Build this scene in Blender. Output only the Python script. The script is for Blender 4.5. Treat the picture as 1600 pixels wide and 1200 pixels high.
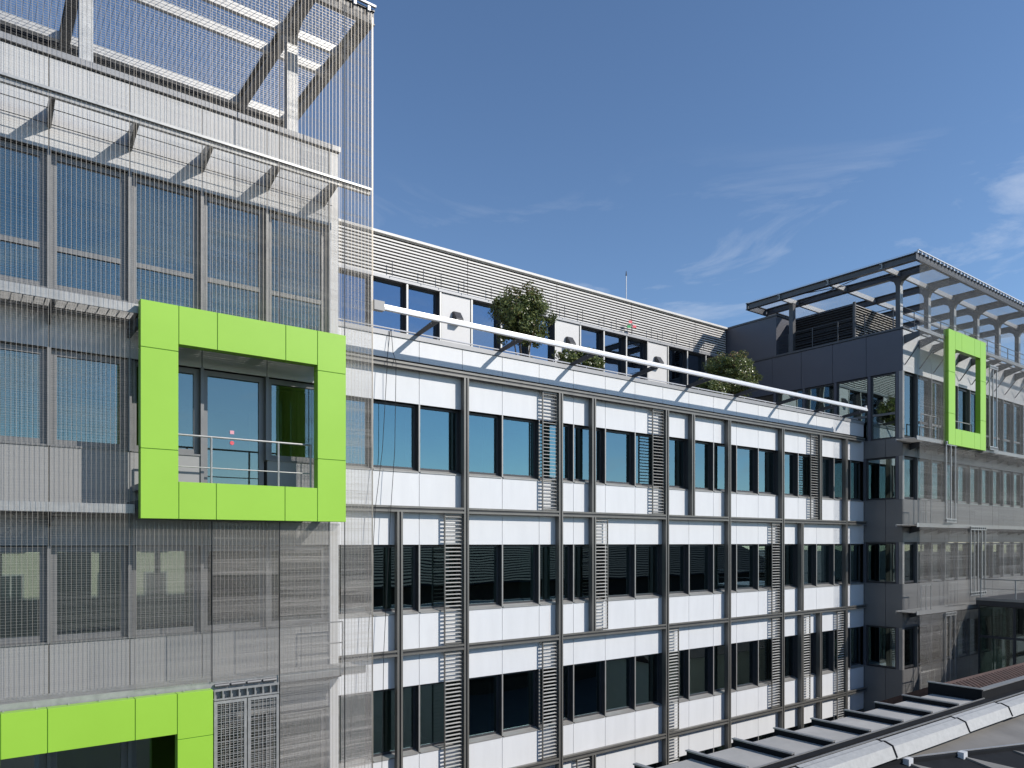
import bpy, math, random
from mathutils import Vector
random.seed(7)
R = math.radians
scene = bpy.context.scene
for o in list(bpy.data.objects):
    bpy.data.objects.remove(o, do_unlink=True)

# ------------------------------------------------------------------ camera
# All building coordinates below are metres relative to the eye: +X along the facade, +Y into the building, Z up.
EZ = 10.2                                   # eye height above the ground
AIM = 53.16                                 # angle between the view axis and the facade line
cd = bpy.data.cameras.new('camera')
cam = bpy.data.objects.new('camera', cd)
scene.collection.objects.link(cam)
cam.location = (0, 0, EZ)
cam.rotation_euler = (R(90), 0, R(AIM - 90))
cd.sensor_width = 36.0
cd.lens = 36.0 * 1150 / 1600
cd.shift_y = (848 - 600) / 1600.0           # rising front: verticals stay vertical
cd.clip_start = 0.1
cd.clip_end = 5000
scene.camera = cam

# ------------------------------------------------------------------ sky and sun
TO_SUN = Vector((0.72, -1.0, 0.80)).normalized()
elev = math.asin(TO_SUN.z)
azim = math.atan2(TO_SUN.x, TO_SUN.y)       # measured from +Y towards +X
world = bpy.data.worlds.new('World')
scene.world = world
world.use_nodes = True
wn, wl = world.node_tree.nodes, world.node_tree.links
wn.clear()
out = wn.new('ShaderNodeOutputWorld')
bg = wn.new('ShaderNodeBackground'); bg.inputs['Strength'].default_value = 0.145
sky = wn.new('ShaderNodeTexSky'); sky.sky_type = 'NISHITA'; sky.sun_disc = False
sky.sun_elevation = elev; sky.sun_rotation = azim
sky.air_density = 1.0; sky.dust_density = 0.0; sky.ozone_density = 4.6; sky.altitude = 200
tc = wn.new('ShaderNodeTexCoord')
mp = wn.new('ShaderNodeMapping'); mp.inputs['Scale'].default_value = (1.6, 1.6, 6.5); mp.inputs['Rotation'].default_value = (R(6), R(-7), R(7))
mp.inputs['Location'].default_value = (1.35, 0.4, 0.15)
nz = wn.new('ShaderNodeTexNoise'); nz.inputs['Scale'].default_value = 2.3; nz.inputs['Detail'].default_value = 9; nz.inputs['Roughness'].default_value = 0.62; nz.inputs['Distortion'].default_value = 0.55
rp = wn.new('ShaderNodeValToRGB'); rp.color_ramp.elements[0].position = 0.51; rp.color_ramp.elements[1].position = 0.76
rp.color_ramp.elements[1].color = (0.5, 0.5, 0.5, 1)
mx = wn.new('ShaderNodeMix'); mx.data_type = 'RGBA'
mx.inputs[7].default_value = (6.2, 6.5, 7.0, 1)
wl.new(tc.outputs['Generated'], mp.inputs['Vector']); wl.new(mp.outputs[0], nz.inputs['Vector']); wl.new(nz.outputs[0], rp.inputs[0])
sx = wn.new('ShaderNodeSeparateXYZ'); wl.new(tc.outputs['Generated'], sx.inputs[0])      # thin cirrus low in the sky, clear overhead
fade = wn.new('ShaderNodeMapRange'); fade.interpolation_type = 'SMOOTHSTEP'
for nm, v in (('From Min', 0.47), ('From Max', 0.33), ('To Min', 0.0), ('To Max', 1.0)): fade.inputs[nm].default_value = v
wl.new(sx.outputs['Z'], fade.inputs[0])
ml = wn.new('ShaderNodeMath'); ml.operation = 'MULTIPLY'; wl.new(rp.outputs[0], ml.inputs[0]); wl.new(fade.outputs[0], ml.inputs[1]); wl.new(ml.outputs[0], mx.inputs[0])
wl.new(sky.outputs[0], mx.inputs[6]); wl.new(mx.outputs[2], bg.inputs[0]); wl.new(bg.outputs[0], out.inputs[0])

sl = bpy.data.lights.new('sun', 'SUN'); sl.energy = 4.3; sl.angle = R(0.53); sl.color = (1.0, 0.955, 0.89)
so = bpy.data.objects.new('sun', sl); scene.collection.objects.link(so)
so.rotation_euler = (-TO_SUN).to_track_quat('-Z', 'Y').to_euler(); so.location = (20, -30, 60)

scene.view_settings.view_transform = 'Standard'; scene.view_settings.look = 'None'
scene.view_settings.exposure = 0.0; scene.view_settings.gamma = 1.0
scene.view_settings.use_curve_mapping = False
try:
    scene.cycles.caustics_reflective = False; scene.cycles.caustics_refractive = False
    scene.cycles.transparent_max_bounces = 12; scene.cycles.max_bounces = 8
except Exception:
    pass

# ------------------------------------------------------------------ materials
MATS = {}
def mat(name, col, rough=0.5, metal=0.0, var=0.0, scale=3.0, bump=0.0, bscale=60.0, spec=0.5, stretch=(1, 1, 1), col2=None):
    m = bpy.data.materials.new(name); m.use_nodes = True
    n, l = m.node_tree.nodes, m.node_tree.links
    b = n['Principled BSDF']
    b.inputs['Base Color'].default_value = (*col, 1); b.inputs['Roughness'].default_value = rough
    b.inputs['Metallic'].default_value = metal; b.inputs['Specular IOR Level'].default_value = spec
    if var > 0 or bump > 0:
        g = n.new('ShaderNodeNewGeometry')
        mpn = n.new('ShaderNodeMapping'); mpn.inputs['Scale'].default_value = stretch
        l.new(g.outputs['Position'], mpn.inputs['Vector'])
    if var > 0:
        t = n.new('ShaderNodeTexNoise'); t.inputs['Scale'].default_value = scale; t.inputs['Detail'].default_value = 6; t.inputs['Roughness'].default_value = 0.6
        l.new(mpn.outputs[0], t.inputs['Vector'])
        r = n.new('ShaderNodeValToRGB'); r.color_ramp.elements[0].position = 0.3; r.color_ramp.elements[1].position = 0.7
        c2 = col2 or tuple(c * (1 + var) for c in col)
        r.color_ramp.elements[0].color = (*[c * (1 - var) for c in col], 1); r.color_ramp.elements[1].color = (*c2, 1)
        l.new(t.outputs[0], r.inputs[0])
        # small piece-to-piece tone shift
        oi = n.new('ShaderNodeObjectInfo'); mr = n.new('ShaderNodeMapRange'); mr.inputs['To Min'].default_value = 1 - 0.5 * var; mr.inputs['To Max'].default_value = 1 + 0.3 * var
        l.new(oi.outputs['Random'], mr.inputs[0])
        mm = n.new('ShaderNodeMix'); mm.data_type = 'RGBA'; mm.blend_type = 'MULTIPLY'; mm.inputs[0].default_value = 1.0
        l.new(r.outputs[0], mm.inputs[6]); l.new(mr.outputs[0], mm.inputs[7]); l.new(mm.outputs[2], b.inputs['Base Color'])
        rr = n.new('ShaderNodeMapRange'); rr.inputs['To Min'].default_value = max(0.05, rough - 0.08); rr.inputs['To Max'].default_value = min(1, rough + 0.08)
        l.new(t.outputs[0], rr.inputs[0]); l.new(rr.outputs[0], b.inputs['Roughness'])
    if bump > 0:
        t2 = n.new('ShaderNodeTexNoise'); t2.inputs['Scale'].default_value = bscale; t2.inputs['Detail'].default_value = 4
        l.new(mpn.outputs[0], t2.inputs['Vector'])
        bp = n.new('ShaderNodeBump'); bp.inputs['Strength'].default_value = bump; bp.inputs['Distance'].default_value = 0.02
        l.new(t2.outputs[0], bp.inputs['Height']); l.new(bp.outputs[0], b.inputs['Normal'])
    MATS[name] = m
    return m

def glass_mat(name, refl, tint, trans, wob=0.012):
    m = bpy.data.materials.new(name); m.use_nodes = True
    n, l = m.node_tree.nodes, m.node_tree.links
    n.clear()
    o = n.new('ShaderNodeOutputMaterial')
    gl = n.new('ShaderNodeBsdfGlossy'); gl.inputs['Roughness'].default_value = 0.008; gl.inputs['Color'].default_value = (*tint, 1)
    tr = n.new('ShaderNodeBsdfTransparent'); tr.inputs['Color'].default_value = (*trans, 1)
    fr = n.new('ShaderNodeFresnel'); fr.inputs['IOR'].default_value = 1.5
    mr = n.new('ShaderNodeMapRange'); mr.inputs['From Min'].default_value = 0.04; mr.inputs['To Min'].default_value = refl; mr.inputs['To Max'].default_value = 1.0
    ms = n.new('ShaderNodeMixShader')
    g = n.new('ShaderNodeNewGeometry')
    t = n.new('ShaderNodeTexNoise'); t.inputs['Scale'].default_value = 0.9; t.inputs['Detail'].default_value = 1
    bp = n.new('ShaderNodeBump'); bp.inputs['Strength'].default_value = 0.25; bp.inputs['Distance'].default_value = wob
    l.new(g.outputs['Position'], t.inputs['Vector']); l.new(t.outputs[0], bp.inputs['Height']); l.new(bp.outputs[0], gl.inputs['Normal'])
    l.new(fr.outputs[0], mr.inputs[0]); l.new(mr.outputs[0], ms.inputs[0]); l.new(tr.outputs[0], ms.inputs[1]); l.new(gl.outputs[0], ms.inputs[2]); l.new(ms.outputs[0], o.inputs[0])
    MATS[name] = m
    return m

mat('white_panel', (0.71, 0.71, 0.71), 0.42, var=0.032, scale=2.2, stretch=(1.6, 1, 0.3))
mat('fin', (0.185, 0.176, 0.158), 0.42, metal=0.35, var=0.10, scale=4, stretch=(1, 1, 0.2))
mat('fin_dark', (0.035, 0.035, 0.036), 0.5)
mat('frame', (0.055, 0.055, 0.058), 0.45, var=0.08, scale=5)
mat('mullion', (0.36, 0.345, 0.32), 0.4, metal=0.3, var=0.06, scale=5)
mat('backing', (0.03, 0.03, 0.032), 0.8)
mat('coping', (0.33, 0.33, 0.335), 0.45, metal=0.2, var=0.06, scale=3)
mat('slat', (0.56, 0.545, 0.51), 0.4, metal=0.2, var=0.05, scale=5)
mat('louvre', (0.70, 0.67, 0.625), 0.45, var=0.05, scale=2)
mat('grey_wall', (0.64, 0.62, 0.60), 0.5, var=0.03, scale=2)
mat('rail_white', (0.66, 0.66, 0.67), 0.35, metal=0.1, var=0.03, scale=4)
mat('dark_steel', (0.045, 0.045, 0.05), 0.5, var=0.1, scale=6)
mat('green', (0.315, 0.575, 0.055), 0.40, var=0.022, scale=0.9, spec=0.4)
mat('green_back', (0.10, 0.26, 0.012), 0.5)
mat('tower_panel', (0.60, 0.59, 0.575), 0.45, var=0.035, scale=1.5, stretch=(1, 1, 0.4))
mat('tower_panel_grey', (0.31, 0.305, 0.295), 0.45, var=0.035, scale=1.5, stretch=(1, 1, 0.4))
mat('tower_frame', (0.20, 0.197, 0.193), 0.42, metal=0.3, var=0.05, scale=4)
mat('steel', (0.40, 0.395, 0.38), 0.42, metal=0.45, var=0.12, scale=9)
mat('steel_sunlit', (0.52, 0.515, 0.50), 0.42, metal=0.3, var=0.10, scale=9)  # lighter copy of the canopy steel, with the sunlight in its colour
mat('steel_dark', (0.105, 0.105, 0.11), 0.45, metal=0.2, var=0.12, scale=5)
mat('wire', (0.40, 0.355, 0.295), 0.4, metal=0.5, var=0.10, scale=30)
mat('rod', (0.56, 0.53, 0.485), 0.38, metal=0.4)
mat('wing_dark', (0.115, 0.115, 0.135), 0.40, var=0.05, scale=1.0)
mat('wing_panel', (0.185, 0.18, 0.175), 0.40, var=0.04, scale=1.0)
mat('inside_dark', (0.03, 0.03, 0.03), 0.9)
mat('inside_floor', (0.10, 0.095, 0.085), 0.7, var=0.1)
mat('blind', (0.42, 0.43, 0.44), 0.6)
mat('inside_white', (0.26, 0.26, 0.25), 0.8)
mat('curtain', (0.42, 0.44, 0.43), 0.8, var=0.1, scale=6, stretch=(6, 6, 0.1))
mat('terrace', (0.28, 0.27, 0.255), 0.8, var=0.15, bump=0.3)
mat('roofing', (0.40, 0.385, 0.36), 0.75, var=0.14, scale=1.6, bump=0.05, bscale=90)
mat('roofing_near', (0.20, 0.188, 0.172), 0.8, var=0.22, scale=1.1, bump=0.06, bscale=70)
mat('roofing_dark', (0.016, 0.017, 0.019), 0.85, spec=0.12, var=0.2, scale=4)
mat('zinc_edge', (0.34, 0.34, 0.34), 0.4, metal=0.4, var=0.1, scale=9)
mat('ridge', (0.40, 0.395, 0.38), 0.6, metal=0.1, var=0.10, scale=14, bump=0.12, bscale=40)
mat('tile_brown', (0.075, 0.042, 0.033), 0.8, var=0.35, scale=8, bump=0.4)
mat('brick_dark', (0.035, 0.028, 0.024), 0.85, var=0.2, scale=6)
mat('tile_dark', (0.030, 0.030, 0.033), 0.8, spec=0.2, var=0.2, scale=5)
mat('pane_dark', (0.035, 0.055, 0.05), 0.15)
mat('cream', (0.78, 0.745, 0.62), 0.85, var=0.06, scale=2, bump=0.2)
mat('paving', (0.07, 0.069, 0.066), 0.85, var=0.2, scale=0.8, bump=0.3)
mat('bark', (0.16, 0.115, 0.075), 0.85, var=0.3, scale=14, bump=0.6)
mat('soil', (0.05, 0.036, 0.025), 0.95)
mat('planter', (0.20, 0.20, 0.20), 0.6, var=0.06)
mat('black', (0.012, 0.012, 0.013), 0.45)
mat('pink', (0.75, 0.35, 0.42), 0.6)
mat('red', (0.72, 0.10, 0.13), 0.6)
mat('lens', (0.20, 0.20, 0.19), 0.3)
glass_mat('glass', 0.29, (0.60, 0.84, 0.90), (0.40, 0.52, 0.47))
glass_mat('glass_pent', 0.38, (0.60, 0.72, 0.88), (0.35, 0.42, 0.45))
glass_mat('glass_tower', 0.23, (0.74, 0.87, 0.86), (0.57, 0.62, 0.56))
glass_mat('glass_link', 0.10, (0.8, 0.95, 0.97), (0.30, 0.40, 0.36))
glass_mat('glass_wing', 0.32, (0.80, 0.95, 0.97), (0.42, 0.52, 0.47))

def leaf_mat(name, c1, c2, rough=0.38):
    m = bpy.data.materials.new(name); m.use_nodes = True
    n, l = m.node_tree.nodes, m.node_tree.links
    b = n['Principled BSDF']; b.inputs['Roughness'].default_value = rough
    g = n.new('ShaderNodeNewGeometry')
    r = n.new('ShaderNodeValToRGB'); r.color_ramp.elements[0].color = (*c1, 1); r.color_ramp.elements[1].color = (*c2, 1)
    l.new(g.outputs['Random Per Island'], r.inputs[0]); l.new(r.outputs[0], b.inputs['Base Color'])
    tl = n.new('ShaderNodeBsdfTranslucent'); ms = n.new('ShaderNodeMixShader'); ms.inputs[0].default_value = 0.22
    l.new(r.outputs[0], tl.inputs[0])
    o = [x for x in n if x.type == 'OUTPUT_MATERIAL'][0]
    l.new(b.outputs[0], ms.inputs[1]); l.new(tl.outputs[0], ms.inputs[2]); l.new(ms.outputs[0], o.inputs[0])
    MATS[name] = m
leaf_mat('leaf', (0.05, 0.085, 0.020), (0.24, 0.26, 0.08), 0.30)
leaf_mat('leaf_young', (0.20, 0.19, 0.06), (0.30, 0.16, 0.08))

# ------------------------------------------------------------------ helpers
COL = scene.collection
W = {}                                       # object -> its own place, eye-relative
CACHE = {}
def link(o, parent, loc):
    COL.objects.link(o)
    loc = Vector(loc)
    if parent is None:
        o.location = loc + Vector((0, 0, EZ))
    else:
        o.parent = parent; o.location = loc - W[parent]
    W[o] = loc
    return o
def tag(o, label=None, cat=None, group=None, kind=None):
    if label: o['label'] = label
    if cat: o['category'] = cat
    if group: o['group'] = group
    if kind: o['kind'] = kind
    return o
def thing(name, loc, label, cat, group=None):
    o = bpy.data.objects.new(name, None); o.empty_display_size = 0.3
    link(o, None, loc)
    return tag(o, label, cat, group)
class MB:
    def __init__(s): s.v = []; s.f = []; s.m = []
    def box(s, x0, x1, y0, y1, z0, z1, mi=0):
        i = len(s.v)
        s.v += [(x0, y0, z0), (x1, y0, z0), (x1, y1, z0), (x0, y1, z0), (x0, y0, z1), (x1, y0, z1), (x1, y1, z1), (x0, y1, z1)]
        s.f += [(i, i+3, i+2, i+1), (i+4, i+5, i+6, i+7), (i, i+1, i+5, i+4), (i+1, i+2, i+6, i+5), (i+2, i+3, i+7, i+6), (i+3, i, i+4, i+7)]
        s.m += [mi] * 6
        return s
    def prism(s, poly, axis, a0, a1, mi=0):
        """poly: list of 2-D points in the plane normal to axis ('x': (y,z), 'y': (x,z), 'z': (x,y))"""
        i = len(s.v); n = len(poly)
        for a in (a0, a1):
            for p, q in poly:
                s.v.append({'x': (a, p, q), 'y': (p, a, q), 'z': (p, q, a)}[axis])
        s.f.append(tuple(range(i, i + n))); s.f.append(tuple(range(i + 2*n - 1, i + n - 1, -1)))
        for k in range(n):
            s.f.append((i + k, i + n + k, i + n + (k+1) % n, i + (k+1) % n))
        s.m += [mi] * (n + 2)
        return s
    def tube(s, pts, r, n=6, mi=0):
        rings = []
        pts = [Vector(p) for p in pts]
        for k, p in enumerate(pts):
            d = (pts[min(k+1, len(pts)-1)] - pts[max(k-1, 0)]).normalized()
            u = d.orthogonal().normalized(); w = d.cross(u)
            if abs(d.z) > 0.9: u = Vector((1, 0, 0)); w = d.cross(u).normalized(); u = w.cross(d)
            rr = r[k] if isinstance(r, (list, tuple)) else r
            i = len(s.v); rings.append(i)
            for j in range(n):
                a = 2*math.pi*j/n
                s.v.append(tuple(p + u*math.cos(a)*rr + w*math.sin(a)*rr))
        for a, b in zip(rings, rings[1:]):
            for j in range(n):
                s.f.append((a+j, a+(j+1) % n, b+(j+1) % n, b+j)); s.m.append(mi)
        s.f.append(tuple(range(rings[0]+n-1, rings[0]-1, -1))); s.f.append(tuple(range(rings[-1], rings[-1]+n))); s.m += [mi]*2
        return s
    def quad(s, a, b, c, d, mi=0):
        i = len(s.v); s.v += [tuple(a), tuple(b), tuple(c), tuple(d)]; s.f.append((i, i+1, i+2, i+3)); s.m.append(mi); return s
    def build(s, name, mats, parent=None, loc=None, smooth=False, kind=None):
        if isinstance(mats, str): mats = [mats]
        if loc is None:
            xs = list(zip(*s.v)); loc = ((min(xs[0])+max(xs[0]))/2, (min(xs[1])+max(xs[1]))/2, min(xs[2]))
        L = Vector(loc)
        me = bpy.data.meshes.new(name)
        me.from_pydata([tuple(Vector(v) - L) for v in s.v], [], s.f)
        for m_ in mats: me.materials.append(MATS[m_])
        if len(mats) > 1: me.polygons.foreach_set('material_index', s.m)
        if smooth: me.polygons.foreach_set('use_smooth', [True]*len(s.f))
        me.update()
        import bmesh
        bm = bmesh.new(); bm.from_mesh(me); bmesh.ops.recalc_face_normals(bm, faces=bm.faces); bm.to_mesh(me); bm.free()
        o = link(bpy.data.objects.new(name, me), parent, L)
        if kind: o['kind'] = kind
        return o
def bx(name, x0, x1, y0, y1, z0, z1, m, parent=None, chamfer=0.0):
    """one box object; alike boxes share their mesh"""
    key = (round(x1-x0, 3), round(y1-y0, 3), round(z1-z0, 3), m, chamfer)
    c = ((x0+x1)/2, (y0+y1)/2, z0)
    if key not in CACHE:
        a, b, h = (x1-x0)/2, (y1-y0)/2, z1-z0
        q = MB()
        if chamfer > 0:      # front (-Y) edges eased
            e = chamfer
            q.v = [(-a, b, 0), (a, b, 0), (a, b, h), (-a, b, h), (-a, -b+e, 0), (a, -b+e, 0), (a, -b+e, h), (-a, -b+e, h), (-a+e, -b, e), (a-e, -b, e), (a-e, -b, h-e), (-a+e, -b, h-e)]
            q.f = [(0, 3, 2, 1), (0, 1, 5, 4), (1, 2, 6, 5), (2, 3, 7, 6), (3, 0, 4, 7), (4, 5, 9, 8), (5, 6, 10, 9), (6, 7, 11, 10), (7, 4, 8, 11), (8, 9, 10, 11)]
        else:
            q.box(-a, a, -b, b, 0, h)
        me = bpy.data.meshes.new(name); me.from_pydata(q.v, [], q.f); me.materials.append(MATS[m]); me.update()
        CACHE[key] = me
    return link(bpy.data.objects.new(name, CACHE[key]), parent, c)

# ------------------------------------------------------------------ ground
g = MB(); g.quad((-900, -900, -10.2), (900, -900, -10.2), (900, 900, -10.2), (-900, 900, -10.2))
tag(g.build('ground', 'paving', loc=(0, 0, -10.2)), kind='structure')

P = 3.48                                      # storey height
M = 1.275                                     # facade module
D = 16.0                                      # plane of the white panels
HEADS = [3.43 - P*k for k in range(4)]
SILLS = [1.73 - P*k for k in range(4)]
TR = [4.30 - P*k for k in range(5)]           # transom axes
def seam(k): return 9.11 + M*k
def hx(h): return 10.385 + 0.6375*h           # half modules, where fins stand

# ------------------------------------------------------------------ main office building
XL, XR = seam(-3), 30.58
ob = thing('office_building', (18, 19, -10.2), 'long white-panelled office building with grey fins and rows of dark windows', 'building')
# walls behind the panels, one strip per storey
strips = [(HEADS[0], 4.98)] + [(HEADS[k+1], SILLS[k]) for k in range(3)] + [(-10.2, SILLS[3])]
for z0, z1 in strips:
    bx('wall_strip', XL, XR, D+0.035, D+0.36, z0+0.02, z1-0.02, 'backing', ob)
# rooms
for k in range(4):
    zf = SILLS[k] - 0.85
    bx('room_floor', XL, XR, D+0.37, D+5.4, zf-0.25, zf, 'inside_floor', ob)
    bx('room_ceiling', XL, XR, D+0.37, D+5.4, HEADS[k]+0.12, HEADS[k]+0.2, 'inside_white', ob)
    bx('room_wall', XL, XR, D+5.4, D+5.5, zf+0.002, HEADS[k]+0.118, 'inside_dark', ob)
    for j in range(-2, 17):
        if (j*5 + k*3) % 4 == 0:
            bx('partition', seam(j)-0.05, seam(j)+0.05, D+0.6, D+5.39, zf+0.004, HEADS[k]+0.11, 'inside_white', ob)
        elif (j*7 + k*5) % 6 == 1:
            bx('curtain', seam(j)+0.85, seam(j)+1.2, D+0.30, D+0.355, zf+0.3, HEADS[k]+0.10, 'curtain', ob)
# panels: one above and one below every window, module by module, parapet too
edges = [seam(k) for k in range(-3, 17)] + [XR]
for a, b in zip(edges, edges[1:]):
    bx('facade_panel', a+0.006, b-0.006, D, D+0.03, 4.47, 4.995, 'white_panel', ob, 0.003)
    for k in range(4):
        bx('facade_panel', a+0.006, b-0.006, D, D+0.03, HEADS[k], TR[k]+0.02, 'white_panel', ob, 0.003)
        bx('facade_panel', a+0.006, b-0.006, D, D+0.03, TR[k+1]-0.01, SILLS[k], 'white_panel', ob, 0.003)
# windows: a frame with a pane for each module, set back, between light mullions
def window(x0, x1, z0, z1, y, parent, fm='frame', gm='glass', fw=0.055, name='window', bars=(), sill='mullion', silln=True, depth=0.07):
    q = MB()
    q.box(x0, x0+fw, y, y+depth, z0, z1); q.box(x1-fw, x1, y, y+depth, z0, z1)
    q.box(x0+fw, x1-fw, y, y+depth, z1-fw, z1); q.box(x0+fw, x1-fw, y, y+depth, z0, z0+fw)
    for bz in bars: q.box(x0+fw, x1-fw, y+0.003, y+depth-0.003, bz, bz+0.09)
    w = q.build(name, fm, parent)
    zs = [z0+fw] + [c for bz in bars for c in (bz, bz+0.09)] + [z1-fw]
    for i in range(0, len(zs), 2):
        bx('pane', x0+fw, x1-fw, y+depth*0.55, y+depth*0.55+0.012, zs[i], zs[i+1], gm, w)
    return w
for k in range(4):
    for a, b in zip(edges, edges[1:]):
        window(a+0.03, b-0.03, SILLS[k]+0.085, HEADS[k]-0.012, D+0.135, ob)
        s = MB(); s.prism([(D-0.02, SILLS[k]-0.004), (D-0.02, SILLS[k]+0.028), (D+0.135, SILLS[k]+0.085), (D+0.20, SILLS[k]+0.085), (D+0.20, SILLS[k]-0.004)], 'x', a+0.028, b-0.028)
        s.build('sill', 'mullion', ob)
    for xs in edges[1:-1]:
        m_ = MB(); m_.box(xs-0.027, xs+0.027, D+0.005, D+0.21, SILLS[k]+0.001, HEADS[k]-0.003); m_.build('mullion', 'frame', ob)
        bx('mullion_cap', xs-0.02, xs+0.02, D-0.012, D+0.003, SILLS[k]+0.03, HEADS[k]-0.004, 'mullion', ob)
# fins and transoms: pairs of bars with a dark shadow gap
FY = D - 0.20
def fin(x, z0, z1):
    f = MB(); f.box(x-0.050, x+0.050, FY+0.03, D-0.012, z0, z1)
    o = f.build('fin', 'fin', ob)
    for s_ in (-1, 1):
        bx('fin_bar', x+s_*0.050-0.025, x+s_*0.050+0.025, FY, FY+0.03, z0, z1, 'fin', o)
    bx('fin_gap', x-0.024, x+0.024, FY+0.026, FY+0.0295, z0, z1, 'fin_dark', o)
def transom(x0, x1, z):
    f = MB(); f.box(x0, x1, FY+0.03, D-0.012, z-0.045, z+0.045)
    o = f.build('transom', 'fin', ob)
    for s_ in (-1, 1):
        bx('transom_bar', x0, x1, FY+0.002, FY+0.029, z+s_*0.050-0.025, z+s_*0.050+0.025, 'fin', o)
    bx('transom_gap', x0, x1, FY+0.026, FY+0.0295, z-0.024, z+0.024, 'fin_dark', o)
FULL = [-7, -3, 0, 5, 12, 17, 22, 29]
PART = [[7, 14, 26], [7, 24], [24, 26], [7, 24, 26]]
for h in FULL:
    if h == -3: fin(hx(h), -9.6, TR[1]-0.075)
    else: fin(hx(h), -9.6, TR[0]-0.075)
for k, hs in enumerate(PART):
    for h in hs: fin(hx(h), TR[k+1]+0.075, TR[k]-0.075)
transom(XL, XR-0.25, TR[0])
for k in range(1, 5):
    xs = [XL] + [hx(h) for h in FULL if h > -7] + [XR-0.12]
    if k == 1: xs.remove(hx(-3))
    for a, b in zip(xs, xs[1:]):
        transom(a+(0.073 if a > XL else 0), b-(0.073 if b < XR-0.2 else 0), TR[k])
# sliding louvre shutters, half a module wide
SH = {0: [(5, -1), (12, -1), (26, -1)], 1: [(0, -1), (7, 1), (22, -1)], 2: [(0, -1), (5, -1), (12, 1), (22, -1), (24, 1), (27.9, 1)], 3: [(7, -1), (12, 1), (27.9, 1), (0, -1)]}
slat_count = 0
def shutter(x0, x1, z0, z1, single):
    y0, y1 = D-0.14, D-0.10
    q = MB(); q.box(x0, x0+0.028, y0, y1, z0, z1); q.box(x1-0.028, x1, y0, y1, z0, z1); q.box(x0+0.028, x1-0.028, y0, y1, z1-0.04, z1); q.box(x0+0.028, x1-0.028, y0, y1, z0, z0+0.04)
    o = q.build('louvre_shutter', 'fin', ob)
    n = 33; st = MB()
    for i in range(n):
        z = z0 + 0.09 + (z1-z0-0.16)*i/(n-1)
        pts = [(y0-0.002, z-0.010), (y0, z-0.018), (y1+0.002, z+0.000), (y1, z+0.008)]
        if single:
            key = ('slat', round(x1-x0, 3))
            if key not in CACHE:
                t = MB(); t.prism([(p-(y0+y1)/2, r_-z) for p, r_ in pts], 'x', -(x1-x0)/2+0.03, (x1-x0)/2-0.03)
                me = bpy.data.meshes.new('slat'); me.from_pydata(t.v, [], t.f); me.materials.append(MATS['slat']); me.update(); CACHE[key] = me
            link(bpy.data.objects.new('slat', CACHE[key]), o, ((x0+x1)/2, (y0+y1)/2, z))
        else:
            st.prism(pts, 'x', x0+0.03, x1-0.03)
    if not single: st.build('slats', 'slat', o, kind='stuff')
for k, lst in SH.items():
    for h, sd in lst:
        x0 = hx(h) + (0.085 if sd > 0 else -0.625); x1 = x0 + 0.54
        shutter(x0, x1, TR[k+1]+0.085, TR[k]-0.085, single=(hx(h) < 18.5 and k < 3))
# parapet, terrace
bx('parapet_wall', XL, XR, D+0.365, D+0.40, 4.4, 4.99, 'backing', ob)
bx('coping', XL, XR, D-0.03, D+0.45, 5.0, 5.115, 'coping', ob)
bx('terrace_floor', XL, XR, D+0.405, 22.88, 4.2, 4.42, 'terrace', ob)
q = MB(); q.tube([(XL, D+0.1, 5.205), (XR-0.3, D+0.1, 5.205)], 0.018)
for i in range(18): q.tube([(seam(-2)+i*M+0.6, D+0.1, 5.112), (seam(-2)+i*M+0.6, D+0.1, 5.20)], 0.012, 5)
q.build('safety_rail', 'rail_white', ob)
# set-back top storey
YP = 22.9; PM = 1.36; PX0 = 12.55 - 5*PM; PZ0, PZH, PZT = 4.42, 9.10, 10.66
NP = 18
def px(k): return PX0 + PM*k
bx('set_back_wall', PX0, 30.5, YP+0.25, YP+0.5, PZH+0.25, PZT, 'backing', ob)
bx('set_back_room_wall', PX0, 30.5, YP+4, YP+4.1, PZ0, PZT-0.2, 'inside_dark', ob)
bx('set_back_room_floor', PX0, 30.5, YP+0.3, YP+3.99, PZ0-0.2, PZ0, 'inside_floor', ob)
bx('set_back_roof', PX0, 31.5, YP+0.1, YP+4.2, PZT+0.002, PZT+0.07, 'coping', ob)
for k in range(NP):
    a, b = px(k), min(px(k+1), 30.5)
    if (k - 6) % 4 == 0:
        bx('wall_panel', a+0.06, b-0.05, YP, YP+0.22, PZ0, PZH-0.03, 'grey_wall', ob)
    else:
        window(a+0.05, b-0.04, PZ0+0.3, PZH-0.02, YP+0.16, ob, fw=0.06, gm='glass_pent')
    bx('window_post', a-0.05, a+0.045, YP-0.02, YP+0.34, PZ0, PZH-0.02, 'frame', ob)
    bx('post_cap', a-0.035, a+0.03, YP-0.032, YP-0.021, PZ0, PZH-0.02, 'slat', ob)
bx('eaves_gutter', PX0, 30.5, YP-0.06, YP+0.24, PZH-0.012, PZH+0.10, 'coping', ob)
lb = MB(); lb.box(PX0, 30.5, YP+0.12, YP+0.2, PZH+0.101, PZT); lb = lb.build('louvre_band', 'backing', ob)
bays = [PX0, 9.4, 15.12, 19.47, 23.8, 28.13, 30.48]
NL = 13
for a, b in zip(bays, bays[1:]):
    for i in range(NL):
        z = PZH + 0.13 + (PZT-PZH-0.10)*i/NL
        key = ('lv', round(b-a, 3))
        if key not in CACHE:
            t = MB(); t.prism([(-0.025, 0.0), (-0.025, 0.055), (0.0, 0.055), (0.0, 0.0)], 'x', -(b-a)/2+0.012, (b-a)/2-0.012)
            me = bpy.data.meshes.new('louvre_slat'); me.from_pydata(t.v, [], t.f); me.materials.append(MATS['louvre']); me.update(); CACHE[key] = me
        link(bpy.data.objects.new('louvre_slat', CACHE[key]), lb, ((a+b)/2, YP+0.06, z))
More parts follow.
